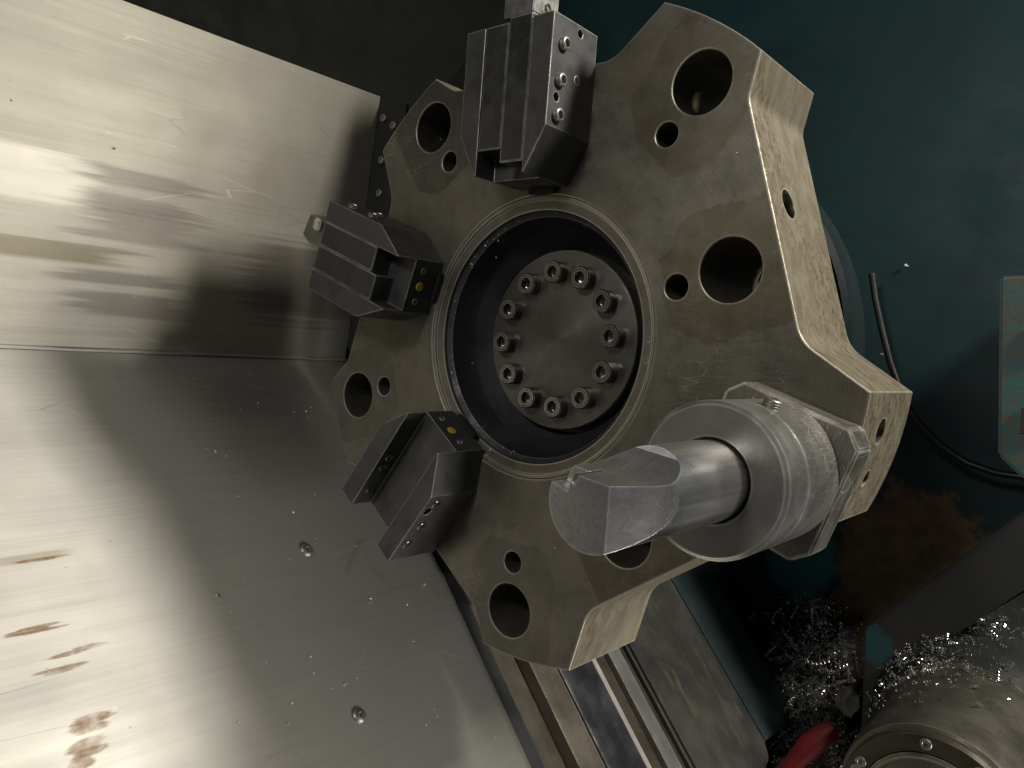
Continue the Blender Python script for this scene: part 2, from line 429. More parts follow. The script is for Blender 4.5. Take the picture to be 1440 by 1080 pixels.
# ------------------------------------------------------------------ bright sheet guards left of the turret
def bedz(px): return atn(px, -.30)
marks_low = []
for px, ru, rv, amt, col in (((40, 785), .004, .03, .5, (.20, .16, .10)), ((560, 640), .02, .05, .45, (.2, .17, .13)), ((335, 560), .03, .05, .25, (.22, .21, .2))):
    u, v = bedz(px); marks_low.append((u, v, ru, rv, amt, col))
rust_low = []
for px, ru, rv in (((60, 886), .0040, .032), ((110, 912), .0030, .024), ((95, 942), .0034, .022), ((130, 1018), .0075, .018), ((120, 1062), .0080, .018), ((60, 785), .0018, .02)):
    u, v = bedz(px)
    for q in range(3): rust_low.append((u + random.uniform(-.8, .8) * ru, v + random.uniform(-.35, .35) * rv, ru * random.uniform(.35, .75), rv * random.uniform(.45, 1.0)))
M_low = make_panel('brushed_sheet_low', marks_low, rust_low, (.43, .415, .370), D(SX[0], SX[1], 0))
S0 = -.215
gl = thing('sheet_metal_guard', 'brushed steel sheet guard sloping below the crease, rust streaks and two screws', 'guard', BED)
b = bmesh.new()
# cross-section along y: flat, then rolled edge turned down at the far end
prof = [(-.75, -.300)] + [(.112 + .016 * math.sin(a), -.316 + .016 * math.cos(a)) for a in [PI / 2 * i / 8 for i in range(9)]] + [(.128, -.350), (.125, -.350)] + [(.112 + .013 * math.sin(a), -.316 + .013 * math.cos(a)) for a in [PI / 2 * (8 - i) / 8 for i in range(9)]] + [(-.75, -.303)]
lo = [b.verts.new((S0, y, z)) for y, z in prof]; hi = [b.verts.new((.75, y, z)) for y, z in prof]
for i in range(len(prof)):
    j = (i + 1) % len(prof); b.faces.new((lo[i], lo[j], hi[j], hi[i]))
b.faces.new(lo[::-1]); b.faces.new(hi)
sheet = obj('sheet', b, M_low, gl, ang=20)
for px in ((431, 774), (505, 1007)):
    u, v = bedz(px)
    b = bmesh.new(); lathe(b, [(.0075, 0), (.0078, .0006), (.0068, .0022), (.0045, .0034), (.0028, .0037), (.0026, .0020), (.0005, .0019)], 28)
    obj('screw', b, M_set, gl, Matrix.Translation((u, v, -.2999)) @ Matrix.Scale(.8, 4))
# upper guard: plane through the crease, leaning
CR = (-.366 + 0.0, .033)
UP = Vector((.13, -1)).normalized()
UPM = axes(D(CR[0], CR[1], 0), D(UP[0], UP[1], 0), D(0, 0, 1), D(-UP[1], UP[0], 0))
marks_up = []
def upz(px):
    d = ((px[0] - 720) / 1090.6, (px[1] - 540) / 1090.6, 1.0)
    r = [sum(ROT[i][j] * d[i] for i in range(3)) for j in range(3)]
    n = (-UP[1], UP[0])
    s = (n[0] * (CR[0] - CAMP[0]) + n[1] * (CR[1] - CAMP[1])) / (n[0] * r[0] + n[1] * r[1])
    q = [CAMP[j] + s * r[j] for j in range(3)]
    return (q[0] - CR[0]) * UP[0] + (q[1] - CR[1]) * UP[1], q[2]
DK = (.17, .155, .135)
for px, ru, rv, amt, col in (((185, 250), .010, .075, .6, DK), ((200, 320), .020, .070, .6, DK), ((190, 290), .010, .06, .55, DK), ((55, 350), .010, .085, .75, (.16, .14, .09)), ((170, 392), .008, .065, .75, DK), ((180, 430), .014, .060, .75, DK), ((400, 260), .05, .06, .3, (.3, .27, .23)), ((430, 400), .05, .09, .55, (.10, .09, .075)), ((30, 240), .03, .06, .4, (.85, .82, .72))):
    u, v = upz(px); marks_up.append((u, v, ru, rv, amt, col))
M_up = make_panel('brushed_sheet_high', marks_up, [], (.41, .388, .325), D(UP[0], UP[1], 0))
gu = thing('sheet_metal_guard', 'upright brushed steel sheet guard above the crease, dark smears along its grain', 'guard', UPM)
b = bmesh.new(); box(b, 0.001, .2935, -.75, .118, -.003, 0)
obj('sheet', b, M_up, gu)
# folded lip at the crease
b = bmesh.new(); tube(b, [(.0012, -.75, .0012), (.0012, .118, .0012)], .0016, 8)
obj('crease_lip', b, M_low, gu)
# bolted dark strip at the end of the upper guard
b = bmesh.new(); box(b, .02, .285, .1185, .122, -.05, .045)
strip = obj('end_strip', b, M_black, gu)
for u, w in ((.27, .012), (.262, .03), (.225, .018), (.19, .022), (.165, .03), (.14, .015)):
    obj('strip_screw', socket(.0042, .003, .004, .002, 18), M_set, strip, axes((u, .1184, w), (1, 0, 0), (0, 0, 1), (0, -1, 0)))

# ------------------------------------------------------------------ slideway next to the guards
M_tan = steel('tan_ground_steel', (.215, .19, .145), (.155, .138, .105), .42, .7, 8, .0012, (.8, .77, .7), .2, .3)
M_blue = steel('blue_ground_steel', (.115, .12, .13), (.075, .08, .085), .36, .85, 9, .0018, (.85, .83, .78), .35, .3, (4, 160, 4))
M_pale = steel('pale_ground_steel', (.58, .55, .50), (.46, .44, .40), .36, .45, 12, .0014, (.9, .88, .82), .3, .3, (4, 200, 4))
M_grey = steel('grey_ground_steel', (.30, .29, .27), (.22, .21, .195), .36, .55, 12, .0016, (.9, .88, .82), .3, .3, (4, 200, 4))
M_brown = steel('brown_oiled_steel', (.105, .09, .068), (.06, .052, .04), .45, .6, 10, .0006, (.5, .46, .4), .1, .4)
sl = thing('slideway', 'ground steel slideway of parallel strips running down behind the turret disc', 'slideway', BED)
for name, y0, y1, zt, m in (('wiper_strip', .1295, .1475, -.312, M_black), ('edge_strip', .148, .1795, -.318, M_brown), ('guide_strip', .180, .2135, -.302, M_tan), ('guide_rail', .214, .2685, -.2995, M_blue), ('rail_edge', .269, .2795, -.303, M_pale), ('groove_floor', .280, .3025, -.309, M_brown), ('gib_strip', .303, .3245, -.3015, M_grey), ('gib_groove', .325, .3375, -.307, M_brown)):
    b = bmesh.new(); vs_ = box(b, -.36, .75, y0, y1, -.36, zt)
    bmesh.ops.bevel(b, geom=[e for e in b.edges if abs(e.verts[0].co.z - zt) < 1e-6 and abs(e.verts[1].co.z - zt) < 1e-6], offset=.0010, segments=2, affect='EDGES')
    obj(name, b, m, sl)
# worn cover beside the rails with a rounded lower end and a teal flank
M_worn = NT('worn_cover_steel')
t = M_worn; p = t.xyz()
c = t.mix(t.ramp(t.noise(9, 6, .65, dist=.8), .35, .68), (.175, .168, .152), (.105, .102, .096))
c = t.mix(t.ramp(t.noise(1, 5, .7, t.map(scale=(5, 60, 5))), .48, .72, 0, .6), c, (.10, .095, .088))
c = t.mix(t.math('MULTIPLY', t.ramp(t.noise(1, 5, .7, t.map(scale=(9, 40, 9), loc=(2, 1, 0))), .56, .68), .7), c, (.33, .28, .18))
c = t.mix(t.math('MULTIPLY', t.edge(.0012), .6), c, (.6, .56, .46))
M_worn = t.out(c, t.ramp(t.noise(20, 5), .3, .7, .35, .55), .65, t.bump(t.noise(30, 5), .3, .002))
cv = thing('way_cover', 'worn grey way cover with a teal flank beside the slideway strips', 'cover', BED)
b = bmesh.new()
vsx = prism(b, [(-.36, .338), (.372, .338), (.392, .352), (.400, .38), (.392, .44), (.378, .485), (.36, .497), (-.36, .497)], -.36, -.2985)
bmesh.ops.bevel(b, geom=[e for e in b.edges if abs(e.verts[0].co.z + .2985) < 1e-6 and abs(e.verts[1].co.z + .2985) < 1e-6], offset=.004, segments=4, affect='EDGES')
obj('cover_plate', b, M_worn, cv)
M_flank = paint('dull_teal_flank', (.040, .066, .066), .42, (.03, .04, .04), .6, 9, .45)
b = bmesh.new(); prism(b, [(-.36, .4975), (.36, .4975), (.362, .56), (.335, .602), (-.36, .602)], -.36, -.3005)
bmesh.ops.bevel(b, geom=[e for e in b.edges if abs(e.verts[0].co.z + .3005) < 1e-6 and abs(e.verts[1].co.z + .3005) < 1e-6], offset=.002, segments=2, affect='EDGES')
obj('flank_plate', b, M_flank, cv)
# bed casting carrying slideway and guards
b = bmesh.new(); box(b, -.5, .75, .13, .75, -.40, -.3605)
bed = obj('machine_bed', b, M_black, None, BED); tag(bed, None, None, None, 'structure')

# ------------------------------------------------------------------ turret housing (carriage and drum)
th = thing('turret_housing', 'dark turret carriage and round drum standing behind the steel disc', 'housing', BED)
b = bmesh.new(); vv = box(b, -.348, .09, .118, .17, -.297, .10)
bmesh.ops.bevel(b, geom=list(b.edges), offset=.010, segments=4, affect='EDGES')
obj('carriage_body', b, M_black, th)
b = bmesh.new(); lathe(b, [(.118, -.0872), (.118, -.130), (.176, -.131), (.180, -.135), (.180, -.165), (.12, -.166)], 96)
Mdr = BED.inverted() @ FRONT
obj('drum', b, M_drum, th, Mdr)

# ------------------------------------------------------------------ turret disc
TD = thing('turret_disc', 'large ten-station steel turret disc with five lobes and a bolted hub', 'turret', FRONT)
RT, RH = .2329, .0195
def pt(r, a): return (r * math.cos(a), -r * math.sin(a))          # FRONT local: x right, y up
def fillet(p0, p1, p2, r, n=8):
    a, b_, c = Vector(p0), Vector(p1), Vector(p2)
    u, v = (a - b_).normalized(), (c - b_).normalized()
    half = u.angle(v) / 2; tl = r / math.tan(half)
    s, e = b_ + u * tl, b_ + v * tl
    cen = b_ + (u + v).normalized() * (r / math.sin(half))
    va, vb = s - cen, e - cen
    ang = va.angle(vb); sg = 1 if va.x * vb.y - va.y * vb.x > 0 else -1
    out = []
    for i in range(n + 1):
        q = sg * ang * i / n; out.append((cen.x + va.x * math.cos(q) - va.y * math.sin(q), cen.y + va.x * math.sin(q) + va.y * math.cos(q)))
    return out
outline = []
for j in range(5):
    a = PHI + j * 2 * PI / 5
    arc = [pt(RT, a - .0768 + .171 * (2 * i / 12 - 1)) for i in range(13)]
    P1, P2 = pt(.2102, a + .1588), pt(.1933, a + 2 * PI / 5 - .3617)
    nxt = pt(RT, a + 2 * PI / 5 - .0768 - .171)
    outline += arc + fillet(arc[-1], P1, P2, .016) + fillet(P1, P2, nxt, .024)
cu = bpy.data.curves.new('disc', 'CURVE'); cu.dimensions = '2D'; cu.fill_mode = 'BOTH'
def spl(pts):
    s = cu.splines.new('POLY'); s.points.add(len(pts) - 1); s.use_cyclic_u = True
    for q, p_ in zip(s.points, pts): q.co = (p_[0], p_[1], 0, 1)
spl(outline)
holes = []
for k in range(10):
    a = PHI + k * PI / 5
    if k % 2 == 0: holes += [(pt(.2, a), RH), (pt(.1642, a + .001), .0077)]
    else: holes += [(pt(.1551, a - .0029), RH), (pt(.119, a - .0085), .0079)]
for (c_, r_) in holes: spl(circ(r_, 40, c_[0], c_[1]))
spl(circ(.1012, 128))
THK = .087
cu.extrude = THK / 2 - .0010; cu.bevel_depth = .0010; cu.bevel_resolution = 1; cu.offset = -.0010
co = bpy.data.objects.new('tmp', cu); COL.objects.link(co)
bpy.context.view_layer.update()
dme = evaluate(co); bpy.data.objects.remove(co)
dob = bpy.data.objects.new('tmp', dme); COL.objects.link(dob)
for v in dme.vertices: v.co.z -= THK / 2
cutters = []
for j in range(5):
    a = PHI + j * 2 * PI / 5
    fl = a + PI / 5                                                   # tapped hole in the middle of each flat
    for (ang_, r0, tt, zz, rr) in ((fl, .19, -.035, -.029, .0092), (a - .150, .235, 0, -.036, .0078), (a - .025, .235, 0, -.041, .0050)):
        if j not in (0, 1) : continue
        ax = Vector((math.cos(ang_), -math.sin(ang_), 0)); ta = Vector((-math.sin(ang_), -math.cos(ang_), 0))
        M = axes(ax * (r0 - .03) + ta * tt + Vector((0, 0, zz)), ta, Vector((0, 0, 1)) if True else None, ax)
        cb = bmesh.new(); prism(cb, circ(rr, 28), 0, .06, M); cutters.append(cb)
dmesh = cut(dob, cutters)
dmesh.materials.append(M_face); dmesh.materials.append(M_side)
for pl in dmesh.polygons:
    c_ = pl.center
    if abs(pl.normal.z) < .4:
        inh = any(math.hypot(c_.x - h[0][0], c_.y - h[0][1]) < h[1] * 1.2 for h in holes) or math.hypot(c_.x, c_.y) < .12
        pl.material_index = 0 if inh else 1
    else: pl.material_index = 0
disc = obj('disc_plate', dmesh, None, TD, ang=14)
# hub: ring, dark recess, cap with twelve socket screws
b = bmesh.new(); lathe(b, [(.1010, -.020), (.1010, -.0012), (.1004, -.0004), (.0985, -.0004), (.0980, -.0020), (.0910, -.0030), (.0905, -.020)], 128, close=False)
for v in b.verts: pass
obj('hub_ring', b, M_face, TD)
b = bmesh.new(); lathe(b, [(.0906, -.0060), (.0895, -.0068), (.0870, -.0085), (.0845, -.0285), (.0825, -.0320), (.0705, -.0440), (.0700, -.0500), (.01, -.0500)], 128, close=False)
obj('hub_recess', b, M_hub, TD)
b = bmesh.new(); lathe(b, [(.0672, -.0495), (.0672, -.0352), (.0664, -.0345), (.001, -.0345)], 128)
cap = obj('hub_cap', b, M_cap, TD)
bolt_me = socket(.0083, .0096, .0084, .0055, 30, .12)
bolt_me.materials.append(M_bolt)
smooth(bolt_me)
for i in range(12):
    a = -1.6492 + i * PI / 6
    x, y = pt(.0502, a)
    o = bpy.data.objects.new('cap_screw', bolt_me); COL.objects.link(o); o.parent = cap
    o.matrix_local = Matrix.Translation((x, y, -.0346)) @ Matrix.Rotation(random.uniform(0, 1), 4, 'Z')
for a in (.12, -.02):     # two tiny plugs in the rim
    x, y = pt(.0955, a); obj('rim_plug', socket(.0022, .0010, .002, .0007, 14), M_set, TD, Matrix.Translation((x, y, -.0030)))

# ------------------------------------------------------------------ tool holders
H = .0475; FL = .0285; SW = .0205; HW = .0375
def holder(k, dr, label, screws_right, screws_in, dot, wedge=True):
    M = station(k)
    h = thing('tool_holder', label, 'tool holder', M @ Matrix.Translation((0, dr, 0.0004)), 'blackened clamp holders on the turret face')
    b = bmesh.new(); prism(b, [(-HW, .204), (-HW, .134), (-.0215, .1055), (.0215, .1055), (HW, .134), (HW, .204)], 0, H)
    cs = []
    c = bmesh.new(); box(c, -SW, SW, .08, .23, FL, .08); cs.append(c)
    for (r, z, rad, side) in screws_in:
        c = bmesh.new(); prism(c, circ(rad, 20), -.006, .05, axes((HW if side > 0 else -HW, r, z), (0, 1, 0), (0, 0, 1) if side > 0 else (0, 0, -1), (1, 0, 0) if side > 0 else (-1, 0, 0))); cs.append(c)
    me = cut(b, cs, .0004)
    obj('holder_body', me, M_hold, h, ang=8)
    for (r, z, rad, out, side) in screws_right:
        Mx = axes(((HW - .004) * side, r, z), (0, 1, 0), (0, 0, side), (side, 0, 0))
        obj('set_screw', socket(rad, .004 + out, rad * 1.05, .003, 24, thread=True), M_set if side > 0 else M_bolt, h, Mx)
    if dot:
        for x, m, r in ((.0125, M_set, .0028), (-.0125, M_set, .0028)):
            obj('end_screw', socket(r, .0008, r, .0006, 18), m, h, axes((x, .1056, .0185), (1, 0, 0), (0, 0, 1), (0, -1, 0)))
        b = bmesh.new(); lathe(b, [(.0036, 0), (.0034, .0006), (.001, .0007)], 24)
        obj('yellow_plug', b, M_ywl, h, axes((0, .1056, .0180), (1, 0, 0), (0, 0, 1), (0, -1, 0)))
    b = bmesh.new(); box(b, -.010, .014, .1010, .1056, 0, .0035)
    bmesh.ops.bevel(b, geom=list(b.edges), offset=.0008, segments=2, affect='EDGES')
    obj('locating_key', b, M_black, h)
    return h
# holder with the upright tool (top of the disc)
h1 = holder(9, 0, 'black clamp holder with three threaded set screws, gripping the tool with a pale head', [(.187, .036, .0044, .0035, 1), (.164, .037, .0044, .0035, 1), (.142, .037, .0044, .0035, 1), (.169, .019, .0038, .0002, 1)], [(.199, .019, .0026, 1), (.153, .039, .0028, 1)], False)
b = bmesh.new(); box(b, -SW + .0004, -.0002, .1225, .2042, FL + .0002, H - .0004)
bmesh.ops.bevel(b, geom=list(b.edges), offset=.0005, segments=2, affect='EDGES')
obj('clamp_wedge', b, M_wedge, h1)
h2 = holder(7, 0, 'black clamp holder with a yellow plug, gripping a short stub tool', [(.187, .036, .0040, .0030, 1), (.160, .036, .0040, .0030, 1), (.176, .018, .004, .002, 1)], [], True)
b = bmesh.new(); box(b, -SW + .0004, -.0002, .1245, .2042, FL + .0002, H - .0006)
bmesh.ops.bevel(b, geom=list(b.edges), offset=.0005, segments=2, affect='EDGES')
obj('clamp_wedge', b, M_wedge, h2)
h3 = holder(5, -.0140, 'empty black clamp holder with open slot and yellow plug', [(.142, .037, .0042, .0010, -1), (.166, .037, .0042, .0010, -1), (.186, .039, .0042, .0010, -1)], [(.150, .041, .0036, -1)], True)
for r in (.152, .163, .187):
    obj('slot_screw', socket(.0034, .0014, .0034, .001, 20), M_bolt, h3, axes((SW + .0002, r, .0395), (0, 1, 0), (0, 0, -1), (-1, 0, 0)))

def tool(k, label, parts):
    t_ = thing('turning_tool', label, 'cutting tool', station(k), 'turning tools clamped in holders')
    for name, pts, z0, z1, m in parts:
        b = bmesh.new(); prism(b, pts, z0, z1)
        bmesh.ops.bevel(b, geom=list(b.edges), offset=.0006, segments=2, affect='EDGES')
        obj(name, b, m, t_)
    return t_
M_head = steel('tool_head_steel', (.36, .35, .33), (.26, .25, .24), .35, .85, 30, .0006, (.85, .83, .8), .3, .3)
M_headd = steel('stub_head_steel', (.24, .235, .22), (.17, .165, .155), .4, .8, 30, .0006, (.75, .73, .7), .3, .3)
t1 = tool(9, 'steel turning tool standing up from the holder, pale head above the block', [
    ('shank', [(.0002, .1130), (.0198, .1130), (.0198, .2070), (.0002, .2070)], FL + .0008, H + .0002, M_shank),
    ('head', [(-.0055, .2072), (.0200, .2072), (.0200, .250), (.012, .258), (-.0055, .258)], FL - .006, H + .0004, M_head)])
obj('clamp_screw', socket(.0034, .0010, .0034, .0008, 20), M_bolt, t1, axes((.0198, .2135, .0335), (0, 1, 0), (0, 0, 1), (1, 0, 0)))
t2 = tool(7, 'dark stub tool in the holder with yellow plug, square tip sticking out', [
    ('shank', [(.0002, .1330), (.0198, .1330), (.0198, .2050), (.0002, .2050)], FL + .0008, H - .0012, M_shank),
    ('head', [(-.003, .2052), (.0195, .2052), (.0200, .2290), (.001, .2330), (-.003, .2230)], FL + .002, H - .002, M_headd)])
b = bmesh.new(); box(b, .010, .0195, .2080, .2170, H - .0022, H + .0016)
bmesh.ops.bevel(b, geom=list(b.edges), offset=.0012, segments=2, affect='EDGES')
obj('insert', b, M_pale, t2)

# ------------------------------------------------------------------ boring bar and its sleeve holder (lobe station 2)
MB = station(2) @ Matrix.Translation((0, .2, .0004))
bh = thing('boring_bar_holder', 'grey steel sleeve holder on a square chamfered flange holding the boring bar', 'tool holder', MB)
F, Cc = .0388, .0085
fl = [(-F + Cc, -F), (F - Cc, -F), (F, -F + Cc), (F, F - Cc), (F - Cc, F), (-F + Cc, F), (-F, F - Cc), (-F, -F + Cc)]
b = bmesh.new(); prism(b, fl, 0, .0235)
bmesh.ops.bevel(b, geom=list(b.edges), offset=.0012, segments=2, affect='EDGES')
obj('flange', b, M_flange, bh)
b = bmesh.new()
lathe(b, [(.0205, .0236), (.0375, .0236), (.0382, .0246), (.0382, .0660), (.0378, .0664), (.0378, .0674), (.0382, .0678), (.0382, .0898), (.0362, .0918), (.0210, .0918), (.0203, .0911), (.0203, .030)], 96, close=False)
b.verts.ensure_lookup_table()
collar = obj('sleeve', b, M_collar, bh)
obj('set_screw', socket(.0045, .0055, .0045, .003, 24, thread=True), M_set, bh, axes((-.0372, .001, .058), (0, 1, 0), (0, 0, -1), (-1, 0, 0)))
# boring bar, local x tangential, y radial, z out
b = bmesh.new(); prism(b, circ(.0195, 96), .032, .190)
cs = []
c = bmesh.new()
prof = [(.1440, -.030), (.1450, -.0205)] + [(.1450 + .0250 * u, -.0090 - .0115 * (1 - math.sqrt(1 - (1 - u) ** 2)) ** 0.9) for u in [i / 14 for i in range(15)]] + [(.21, -.0085), (.21, -.030)]
# profile in (z, x); extrude along y, tilt a little about the bar axis
va = [c.verts.new((x, -.04, z)) for z, x in prof]; vb = [c.verts.new((x, .04, z)) for z, x in prof]
c.faces.new(va); c.faces.new(vb[::-1])
for i in range(len(prof)):
    j = (i + 1) % len(prof); c.faces.new((va[i], vb[i], vb[j], va[j]))
bmesh.ops.rotate(c, verts=c.verts, cent=(0, 0, 0), matrix=Matrix.Rotation(math.radians(11), 3, 'Z'))
cs.append(c)
nrm = Vector((-.295, .898, .327)).normalized(); e1 = Vector((-.009, .0055, .190))
tx = nrm.orthogonal().normalized(); ty = nrm.cross(tx)
c = bmesh.new(); box(c, -.08, .08, -.08, .08, 0, .06, axes(e1, tx, ty, nrm)); cs.append(c)
c = bmesh.new(); box(c, -.0125, .0010, -.024, -.0112, .1795, .2); cs.append(c)
c = bmesh.new(); box(c, -.03, -.0032, -.0108, -.0090, .1720, .2); cs.append(c)
me = cut(b, cs, .0004)
bb = thing('boring_bar', 'bright steel boring bar with scooped tip and slanted end, held in the sleeve', 'cutting tool', MB)
obj('bar_body', me, M_bar, bb, ang=9)

# ------------------------------------------------------------------ things on and before the back wall
b = bmesh.new()
path = [(1226, 385), (1231, 420), (1240, 462), (1252, 510), (1268, 555), (1290, 592), (1322, 626), (1360, 651), (1400, 665), (1440, 671), (1490, 672)]
tube(b, [D(*atz(q, .70)) for q in path], .0045, 12)
cb_ = obj('cable', b, M_cable); tag(cb_, 'black rubber cable curving down the teal back wall beside the disc', 'cable')
TB = NT('worn_teal_box_paint'); t = TB; p = t.xyz()
c = t.mix(t.ramp(t.noise(12, 5), .35, .7), (.065, .185, .185), (.05, .145, .145))
low = t.ramp(p[2], .06, -.10)
gr = t.math('MULTIPLY', t.ramp(t.noise(70, 6, .75), .42, .62), t.ramp(t.math('ADD', low, t.noise(14, 4)), .45, 1.1))
c = t.mix(gr, c, (.15, .125, .08))
M_tbox = t.out(c, .5, 0, t.bump(t.noise(120, 5), .3, .001))
b = bmesh.new()
q = [atz(x, .48)[:2] for x in ((1405.5, 388), (1403, 640), (1440, 675))]
pts = [(q[0][0], -q[0][1]), (q[1][0], -q[1][1]), (q[2][0], -q[2][1]), (.272, -q[2][1] - .012), (.272, -q[0][1] + .002)]
prism(b, pts, -.74, -.48); 
bmesh.ops.bevel(b, geom=list(b.edges), offset=.003, segments=3, affect='EDGES')
tb = thing('electrical_box', 'worn teal metal box with clipped lower corner, grimy towards its bottom', 'box', FRONT)
obj('box_body', b, M_tbox, tb)
x0, y0 = pts[0]
b = bmesh.new(); box(b, x0 + .0285, x0 + .045, y0 - .075, y0 - .05, -.4795, -.4765)
obj('latch_plate', b, M_brown, tb)
b = bmesh.new(); box(b, x0 + .0285, x0 + .045, y0 - .155, y0 - .13, -.4795, -.4765)
obj('latch_plate', b, M_brown, tb)

# black bracket
M_brk = NT('black_bracket_paint'); t = M_brk; p = t.xyz()
c = t.mix(t.ramp(t.noise(8, 5), .4, .7), (.052, .052, .053), (.070, .070, .071))
cq = atz((1235, 905), .5)
m = t.blot(p[0], p[1], cq[0] - .004, -cq[1] - .002, .022, .024, t.noise(85, 6, .75), .3)
c = t.mix(m, c, (.035, .14, .18))
c = t.mix(t.math('MULTIPLY', t.ramp(t.vor(70), .05, .02), t.ramp(t.noise(9), .55, .65)), c, (.4, .38, .34))
M_brk = t.out(c, t.ramp(t.noise(15), .3, .7, .32, .5), .1, t.bump(t.noise(90), .2, .001))
pl = [atz(x, .5)[:2] for x in ((1216, 884), (1460, 704), (1460, 822), (1290, 922), (1290, 1085), (1208, 1085))]
b = bmesh.new(); prism(b, [(x, -y) for x, y in pl], -.545, -.50)
bmesh.ops.bevel(b, geom=list(b.edges), offset=.0025, segments=2, affect='EDGES')
br = thing('machine_bracket', 'black angled steel bracket with scuffed teal corner beside the metal chips', 'bracket', FRONT)
obj('bracket_arm', b, M_brk, br)
b = bmesh.new(); box(b, .10, .17, -.56, -.40, -.748, -.546); obj('bracket_foot', b, M_black, br)

# chip tray and the nest of chips
b = bmesh.new(); box(b, -.25, .40, .50, .748, -.60, -.56)
tr = obj('chip_tray', b, M_black); tag(tr, None, None, None, 'structure')

# spindle nose in the corner
CS = (.222, .385)
M_sp = steel('spindle_steel', (.185, .172, .142), (.125, .116, .095), .45, .7, 10, .0012, (.7, .68, .6), .45, .6)
M_spd = paint('oily_spindle_casing', (.030, .033, .029), .5, (.02, .018, .014), .7, 14, .4)
sp = thing('spindle_nose', 'oily steel spindle nose with bolted ring flange, chips lying on it', 'spindle', FRONT @ Matrix.Translation((CS[0], -CS[1], 0)))
b = bmesh.new(); lathe(b, [(.0650, -.304), (.0755, -.310), (.0775, -.318), (.086, -.455), (.088, -.461), (.02, -.462)], 96)
obj('spindle_body', b, M_sp, sp)
b = bmesh.new(); lathe(b, [(.03, -.4622), (.088, -.4625), (.096, -.475), (.103, -.50), (.107, -.54), (.107, -.748), (.02, -.749)], 96)
obj('spindle_casing', b, M_spd, sp)
b = bmesh.new(); lathe(b, [(.0725, -.3100), (.0725, -.3035), (.0700, -.3005), (.0640, -.3000), (.0560, -.3000), (.0545, -.3015), (.0545, -.330)], 96, close=False)
obj('flange_ring', b, M_brown, sp)
b = bmesh.new(); lathe(b, [(.0548, -.3035), (.0548, -.2990), (.0520, -.2980), (.0500, -.2990), (.0500, -.330)], 96, close=False)
obj('gold_ring', b, M_tan, sp)
b = bmesh.new(); lathe(b, [(.0502, -.318), (.047, -.316), (.030, -.3165), (.029, -.312), (.001, -.312)], 64, close=False)
obj('face_plate', b, M_pale, sp)
for px in ((1302, 1043), (1205, 1066), (1372, 1092), (1245, 1110)):
    x, y, _ = atz(px, .30); dx, dy = x - CS[0], y - CS[1]; L = math.hypot(dx, dy); dx, dy = dx / L * .0632, dy / L * .0632
    obj('flange_screw', socket(.0048, .0016, .0046, .0012, 22), M_set, sp, Matrix.Translation((dx, -dy, -.3002)))
b = bmesh.new()
for px in ((1295, 1083),):
    x, y, _ = atz(px, .315); lathe(b, [(.006, -.3165), (.006, -.311), (.004, -.309), (.0035, -.3115), (.001, -.3115)], 24, Matrix.Translation((x - CS[0], -(y - CS[1]), 0)), False)
obj('face_screw', b, M_set, sp)

# red hose end
b = bmesh.new()
path = [(1095, 1100, .45), (1118, 1072, .46), (1140, 1048, .47), (1158, 1032, .48), (1172, 1026, .49)]
tube(b, [D(*atz(q[:2], q[2])) for q in path], .012, 18, lambda s: .0125 - .002 * math.sin(s * 9) if s < .9 else .010)
ho = obj('hose', b, M_red); tag(ho, 'dark red rubber hose end lying in the metal chips', 'hose')
b = bmesh.new(); q0 = D(*atz((1192, 985), .52))
bmesh.ops.create_icosphere(b, subdivisions=2, radius=.012)
for v in b.verts: v.co = Vector((v.co.x * 1.1, v.co.y * .5, v.co.z * 1.3)) + Vector([random.uniform(-.003, .003) for _ in range(3)])
M_scrap = paint('pale_scrap', (.34, .31, .25), .6, (.12, .1, .08), .6, 60)
so = obj('scrap_lump', b, M_scrap, None, Matrix.Translation(q0), ang=10); tag(so, 'pale angular scrap lump between the red hose and the black bracket', 'scrap')

# ------------------------------------------------------------------ swarf
def curl(b, c, L, rad, pitch, wd, ax, bend):
    """ribbon chip wound as a helix"""
    ax = ax.normalized(); u = ax.orthogonal().normalized(); w = ax.cross(u)
    n = max(10, int(L / pitch * 9)); prev = None
    for i in range(n + 1):
        s = i / n; a = s * L / pitch * 2 * PI
        o = c + ax * (s * L) + u * (bend * s * s) + w * (bend * .5 * math.sin(s * 3))
        p0 = o + (u * math.cos(a) + w * math.sin(a)) * rad
        q = (b.verts.new(p0), b.verts.new(p0 + ax * wd + u * wd * .2))
        if prev: b.faces.new((prev[0], q[0], q[1], prev[1]))
        prev = q
def grain(b, c, s):
    vs_ = [b.verts.new(c + Vector([random.uniform(-s, s) for _ in range(3)])) for _ in range(4)]
    for f in ((0, 1, 2), (0, 3, 1), (0, 2, 3), (1, 3, 2)): b.faces.new([vs_[i] for i in f])
rv = lambda s=1: Vector((random.uniform(-s, s), random.uniform(-s, s), random.uniform(-s, s)))
